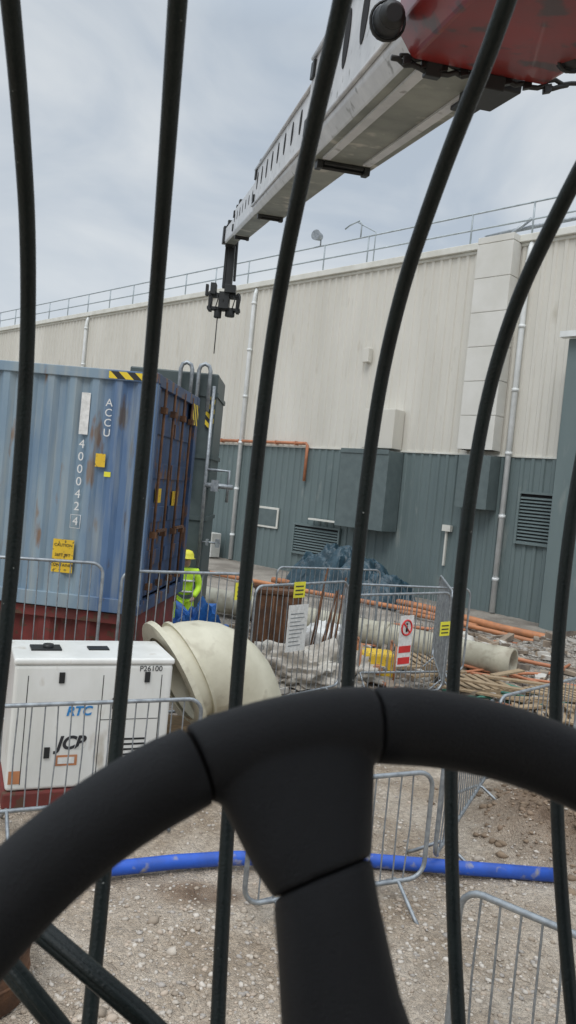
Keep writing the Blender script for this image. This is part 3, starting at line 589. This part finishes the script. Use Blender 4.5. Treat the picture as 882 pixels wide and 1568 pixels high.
# ------------------------------------------------------------ telehandler: boom, guard, cab
th=empty('telehandler')
bd=V(-.183,1,.216).normalized(); bs=bd.cross(Z).normalized(); bu=bs.cross(bd).normalized(); BP=V(.135,5.08,5.64)
def BA(y): return BP+bd*((y-5.08)/bd.y)
def prof(c,wd,h,ch=.22):
    w2=wd/2;h2=h/2;cx=w2*ch;cz=h2*ch
    return [c+bs*x+bu*z for x,z in ((-w2,h2),(-w2,-h2+cz),(-w2+cx,-h2),(w2-cx,-h2),(w2,-h2+cz),(w2,h2))]
def section(name,y0,y1,wd,h,mat,mat2):
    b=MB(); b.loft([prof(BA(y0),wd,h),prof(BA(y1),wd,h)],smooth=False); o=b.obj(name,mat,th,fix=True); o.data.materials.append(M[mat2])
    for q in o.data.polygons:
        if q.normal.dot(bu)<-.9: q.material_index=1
    md=o.modifiers.new('bev','BEVEL'); md.width=.012; md.segments=2; md.limit_method='ANGLE'
    return o
S_=[(2.2,5.08,.52,.64),(4.6,8.6,.40,.49),(8.2,11.8,.29,.37),(11.4,14.0,.21,.26)]
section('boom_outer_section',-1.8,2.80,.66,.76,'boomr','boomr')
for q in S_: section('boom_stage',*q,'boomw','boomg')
b=MB()
for y0,y1,wd,h in S_:
    c_=BA(y1-.08)
    b.cbox(c_+bu*(h/2+.03),wd*.9,.12,.06,bs,bd,bu); b.cbox(c_+bu*(h/2+.08)-bs*wd*.25,.05,.16,.12,bs,bd,bu); b.tube([c_+bu*(h/2+.12)-bs*wd*.3,c_+bu*(h/2+.12)+bs*wd*.2],.03,8)
    b.cbox(c_-bs*(wd/2+.008)+bu*(h*.3),.02,.1,.1,bs,bd,bu); b.cbox(c_-bs*(wd/2+.008)-bu*(h*.22),.02,.1,.1,bs,bd,bu)
    b.cbox(c_-bu*(h/2+.012),wd*.5,.1,.024,bs,bd,bu)
    for sg in (-1,1): b.cbox(c_-bu*(h/2+.025)+bs*sg*wd*.3,.04,.10,.05,bs,bd,bu)
    b.tube([c_-bu*(h/2+.035)-bs*wd*.34,c_-bu*(h/2+.035)+bs*wd*.34],.014,8)
b.cbox(BA(3.1)-bu*.345+bs*.17,.15,.3,.05,bs,bd,bu); b.cbox(BA(3.3)-bu*.335+bs*.17,.11,.2,.03,bs,bd,bu)
b.obj('boom_wear_pads','blackm',th,bevel=.006)
b=MB()
for (y0,y1,wd,h),n_,k1 in ((( 2.95,4.8,.52,.64),6,.15),((5.35,8.35,.40,.49),9,.12),((8.9,11.6,.29,.37),8,.11)):
    for i in range(n_):
        c_=BA(y0+(y1-y0)*i/(n_-1))-bs*(wd/2+.004)+bu*h*.12; rr=h*k1
        pts=[c_+bd*rr*.7*math.cos(a)+bu*rr*1.45*math.sin(a) for a in np.linspace(0,6.283,18,endpoint=False)]
        b.loft([pts,[q_+bs*.003 for q_ in pts]],smooth=False)
b.obj('boom_slot_shade_discs','dark',th)  # flat dark discs, painting the shade of holes in the side plate
b=MB()
for (y0,y1,wd,h) in ((2.8,5.05,.52,.64),(5.1,8.6,.40,.49)):
    b.tube([BA(y0)-bs*(wd/2+.010)-bu*(h*.34),BA(y1)-bs*(wd/2+.010)-bu*(h*.34)],.012,6)
    b.tube([BA(y0)-bs*(wd/2+.010)+bu*(h*.42),BA(y1)-bs*(wd/2+.010)+bu*(h*.42)],.014,6)
b.box(BA(2.85)-bu*.333-bs*.16,bd*2.1,bs*.05,bu*.012); b.box(BA(2.85)-bu*.333+bs*.1,bd*2.1,bs*.05,bu*.012)
b.obj('boom_weld_rails','boomw',th)
T=BA(14.0); b=MB()
b.cbox(T+bd*.05+Z*.02,.27,.26,.3,bs,bd,bu); b.cbox(T+V(.03,.15,-.45),.12,.15,.9); b.cbox(T+V(-.06,.15,-.5),.05,.1,.75); b.tube([T+V(.12,.1,0),T+V(.13,.1,-.75)],.025,8)
c0=T+V(-.02,.15,-1.02)
b.cbox(c0,.58,.2,.06); b.cbox(c0-Z*.24,.6,.16,.05); b.cbox(c0+V(-.25,0,-.12),.06,.18,.34); b.cbox(c0+V(.25,0,-.12),.06,.18,.34); b.cbox(c0+V(0,0,-.1),.18,.3,.3); b.cbox(c0+V(.1,-.1,.1),.2,.2,.14); b.cbox(c0+V(-.2,-.1,.08),.1,.2,.2)
for i in range(6): b.tube([c0+V(-.25+.1*i,-.12,.05),c0+V(-.2+.1*i,-.16,-.1),c0+V(-.24+.1*i,-.1,-.24)],.012,5)
b.tube([c0+V(-.1,0,-.25),c0+V(-.1,0,-.4)],.07,10); b.tube([c0+V(.12,0,-.25),c0+V(.12,0,-.36)],.09,10)
b.cbox(c0+V(-.33,0,.08),.05,.1,.2); b.obj('winch_carriage','blackm',th,bevel=.01)
b=MB(); b.tube([c0+V(-.1,0,-.4),c0+V(-.1,0,-1.05)],.010,5); b.obj('winch_rope','blackm',th)
b=MB()
for q,s in ((V(.18,2.65,4.80),1),(V(.82,2.66,4.76),1)):
    b.tube([q-bd*.04,q+bd*.05],[.045,.058],16); b.tube([q-bd*.06,q-bd*.04],[.03,.045],12); b.cbox(q+Z*.07,.03,.04,.08); b.tube(circ(q+bd*.02,bs,bu,.06),.006,5,closed=True)
def wob(a,b_,sag,n=10,amp=.01): return [a.lerp(b_,i/n)+Z*(-sag*math.sin(math.pi*i/n)+amp*math.sin(i*2.3)) for i in range(n+1)]
# hoses and clips slung under the nose of the red section
yk=2.70
def UN(x,dz=0): 
    c_=BA(2.78)-bu*.385; return c_+bs*x+bu*dz+bd*.03
a=UN(-.30); c_=UN(0)
for k_,(x0,x1,sg,rr) in enumerate(((-.33,0.0,.02,.011),(-.30,.05,.0,.009),(0.0,.36,.03,.010),(.02,.40,.01,.009),(-.1,.3,.035,.007))): b.tube(wob(UN(x0,.012*k_),UN(x1,.012*k_),sg,12,.007),rr,6)
for x in (-.27,-.2,-.13,-.05,.03,.12,.2,.28): b.cbox(UN(x,.0),.035,.03,.035,(1,.3,.4),(0,1,.2),(0,.2,1))
b.cbox(UN(.06,-.02),.09,.05,.05,bs,bd,bu); b.cbox(UN(-.17,-.01),.06,.04,.06,bs,bd,bu)
b.obj('work_lamps_and_hoses','blackm',th,bevel=.003)
hm=V(-.171,.985,0).normalized(); hn=V(.985,.171,0).normalized()
def Hh(a,bb,z): return hn*a+hm*bb+Z*(E+z)
prf=[(.30,.62),(.42,.57),(.53,.48),(.613,.386),(.69,.335),(.752,.282),(.80,.235),(.839,.172),(.862,.11),(.875,.031),(.88,-.07),(.877,-.16),(.866,-.245),(.848,-.32),(.825,-.399),(.795,-.48),(.764,-.552),(.72,-.64),(.66,-.75),(.62,-.9)]
def smoothp(P,it=2):
    for _ in range(it):
        Q=[P[0]]
        for i in range(len(P)-1): Q+= [tuple(.75*x+.25*y for x,y in zip(P[i],P[i+1])),tuple(.25*x+.75*y for x,y in zip(P[i],P[i+1]))]
        Q.append(P[-1]); P=Q
    return P
sp_=smoothp(prf)
b=MB()
for a in (-.40,-.273,-.146,-.017,.111,.241,.371,.505,.63): b.tube([Hh(a,q[0],q[1]) for q in sp_],.0079,14)
b.obj('windscreen_guard_bars','bar',th)
b=MB()
for bb,z in ((.30,.62),(.62,-.9)): b.tube([Hh(-.42,bb,z),Hh(.65,bb,z)],.014,8)
b.tube([Hh(-.19,.60,.375),Hh(-.146,.625,.375)],.006,8); b.tube([Hh(-.162,.618,.375),Hh(-.158,.62,.375)],.014,8); b.obj('guard_cross_rails','bar',th)
b=MB()
for q0,q1 in (((-.075,.612,-.348),(.12,.575,-.495)),((-.105,.612,-.36),(.03,.588,-.51))):
    A=Hh(*q0);Bq=Hh(*q1); b.tube([A,A.lerp(Bq,.5)+Z*.004,Bq],.0085,12)
    d=(Bq-A).normalized(); L_=(Bq-A).length; s_=d.cross(hm).normalized()
    b.tube([A-hm*.007+s_*.003,A.lerp(Bq,.5)+Z*.004-hm*.007+s_*.003,Bq-hm*.007+s_*.003],.0035,8)
b.obj('wiper_arms','bar',th)
b=MB(); b.box(Hh(-.45,-.9,.66),hn*1.1,hm*1.15,Z*.04); b.box(Hh(-.45,-.95,-1.0),hn*1.1,hm*.05,Z*1.66); b.box(Hh(-.45,-.9,-1.05),hn*1.1,hm*1.5,Z*.05)  # unseen cab roof, back and floor, added to shade the wheel and bars
b.box(Hh(-.45,.3,-1.0),hn*1.1,hm*.28,Z*.35); b.obj('unseen_cab_shade_shell','blackm',th)
# ------------------------------------------------------------ steering wheel
sw=empty('steering_wheel'); aC=.11; Rr=.195; th_=math.radians(55); b0=.308; z0=-.095
def S(a,d,nrm=0): return Hh(a,b0-d*math.cos(th_)-nrm*math.sin(th_),z0-d*math.sin(th_)+nrm*math.cos(th_))
def rimp(ph,rr=Rr): return S(aC+rr*math.sin(ph),Rr-rr*math.cos(ph))
def arc(f0,f1,n): return [math.radians(f0+(f1-f0)*i/n) for i in range(n+1)]
tr=.0160
b=MB(); L1=arc(-26.0,-363.0,110)
b.tube([rimp(q) for q in [math.radians(-25.75)]+L1+[math.radians(-363.2)]],[tr*.88]+[tr*.97]+[tr]*(len(L1)-2)+[tr*.97]+[tr*.88],32)
b.obj('rim_grip','wheel',sw)
def sect(d,aL,aR,ht,k=1,ex=2.6,n=32,sl=.37):
    c_=(aL+aR)/2; w_=(aR-aL)/2; pts=[]
    for j in range(n):
        t_=2*math.pi*j/n; cx=math.copysign(abs(math.cos(t_))**(2/ex),math.cos(t_)); sy=math.copysign(abs(math.sin(t_))**(2/ex),math.sin(t_))
        a_=c_+w_*cx; pts.append(S(a_,d-k*sl*(a_-.0745),ht*sy))
    return pts
b=MB(); a1=arc(-25.4,-3.5,24); b.tube([rimp(q) for q in a1],[tr*.97]+[tr*1.0]*(len(a1)-2)+[tr*.97],32)
b.loft([sect(.000,.028,.0955,.012,0),sect(.010,.026,.0965,.013,0),sect(.019,.0285,.0966,.0132,.1),sect(.027,.0340,.0960,.0132,.25),sect(.037,.041,.095,.0132,.5),sect(.048,.0485,.0938,.0134,.85),sect(.0583,.0555,.0925,.0134,1)])
o=b.obj('spoke_yoke','wheel',sw)
md=o.modifiers.new('rm','REMESH'); md.mode='VOXEL'; md.voxel_size=.0011; md.use_smooth_shade=True
md=o.modifiers.new('smooth','SMOOTH'); md.factor=.5; md.iterations=14
b=MB(); b.loft([sect(.0586,.0575,.0905,.0115,1),sect(.0595,.0562,.0922,.0130,1),sect(.062,.0558,.0928,.0138,1),sect(.075,.0568,.0942,.0140,1),sect(.103,.0582,.0992,.0145,.8),sect(.14,.063,.112,.0145,.5),sect(.18,.075,.14,.014,.2)])
b.obj('spoke_cover','wheel',sw)
b=MB()
for f in (95,-135): 
    q=math.radians(f); b.tube([rimp(q),rimp(q,.05)],[.014,.018],12)
c_=S(aC,Rr,0); nw=(S(aC,Rr,1)-c_); b.tube([c_-nw*.03,c_+nw*.01],[.05,.055],32); b.tube([c_-nw*.02,c_-nw*.45],.025,16)
b.obj('hub_and_column','wheel',sw)
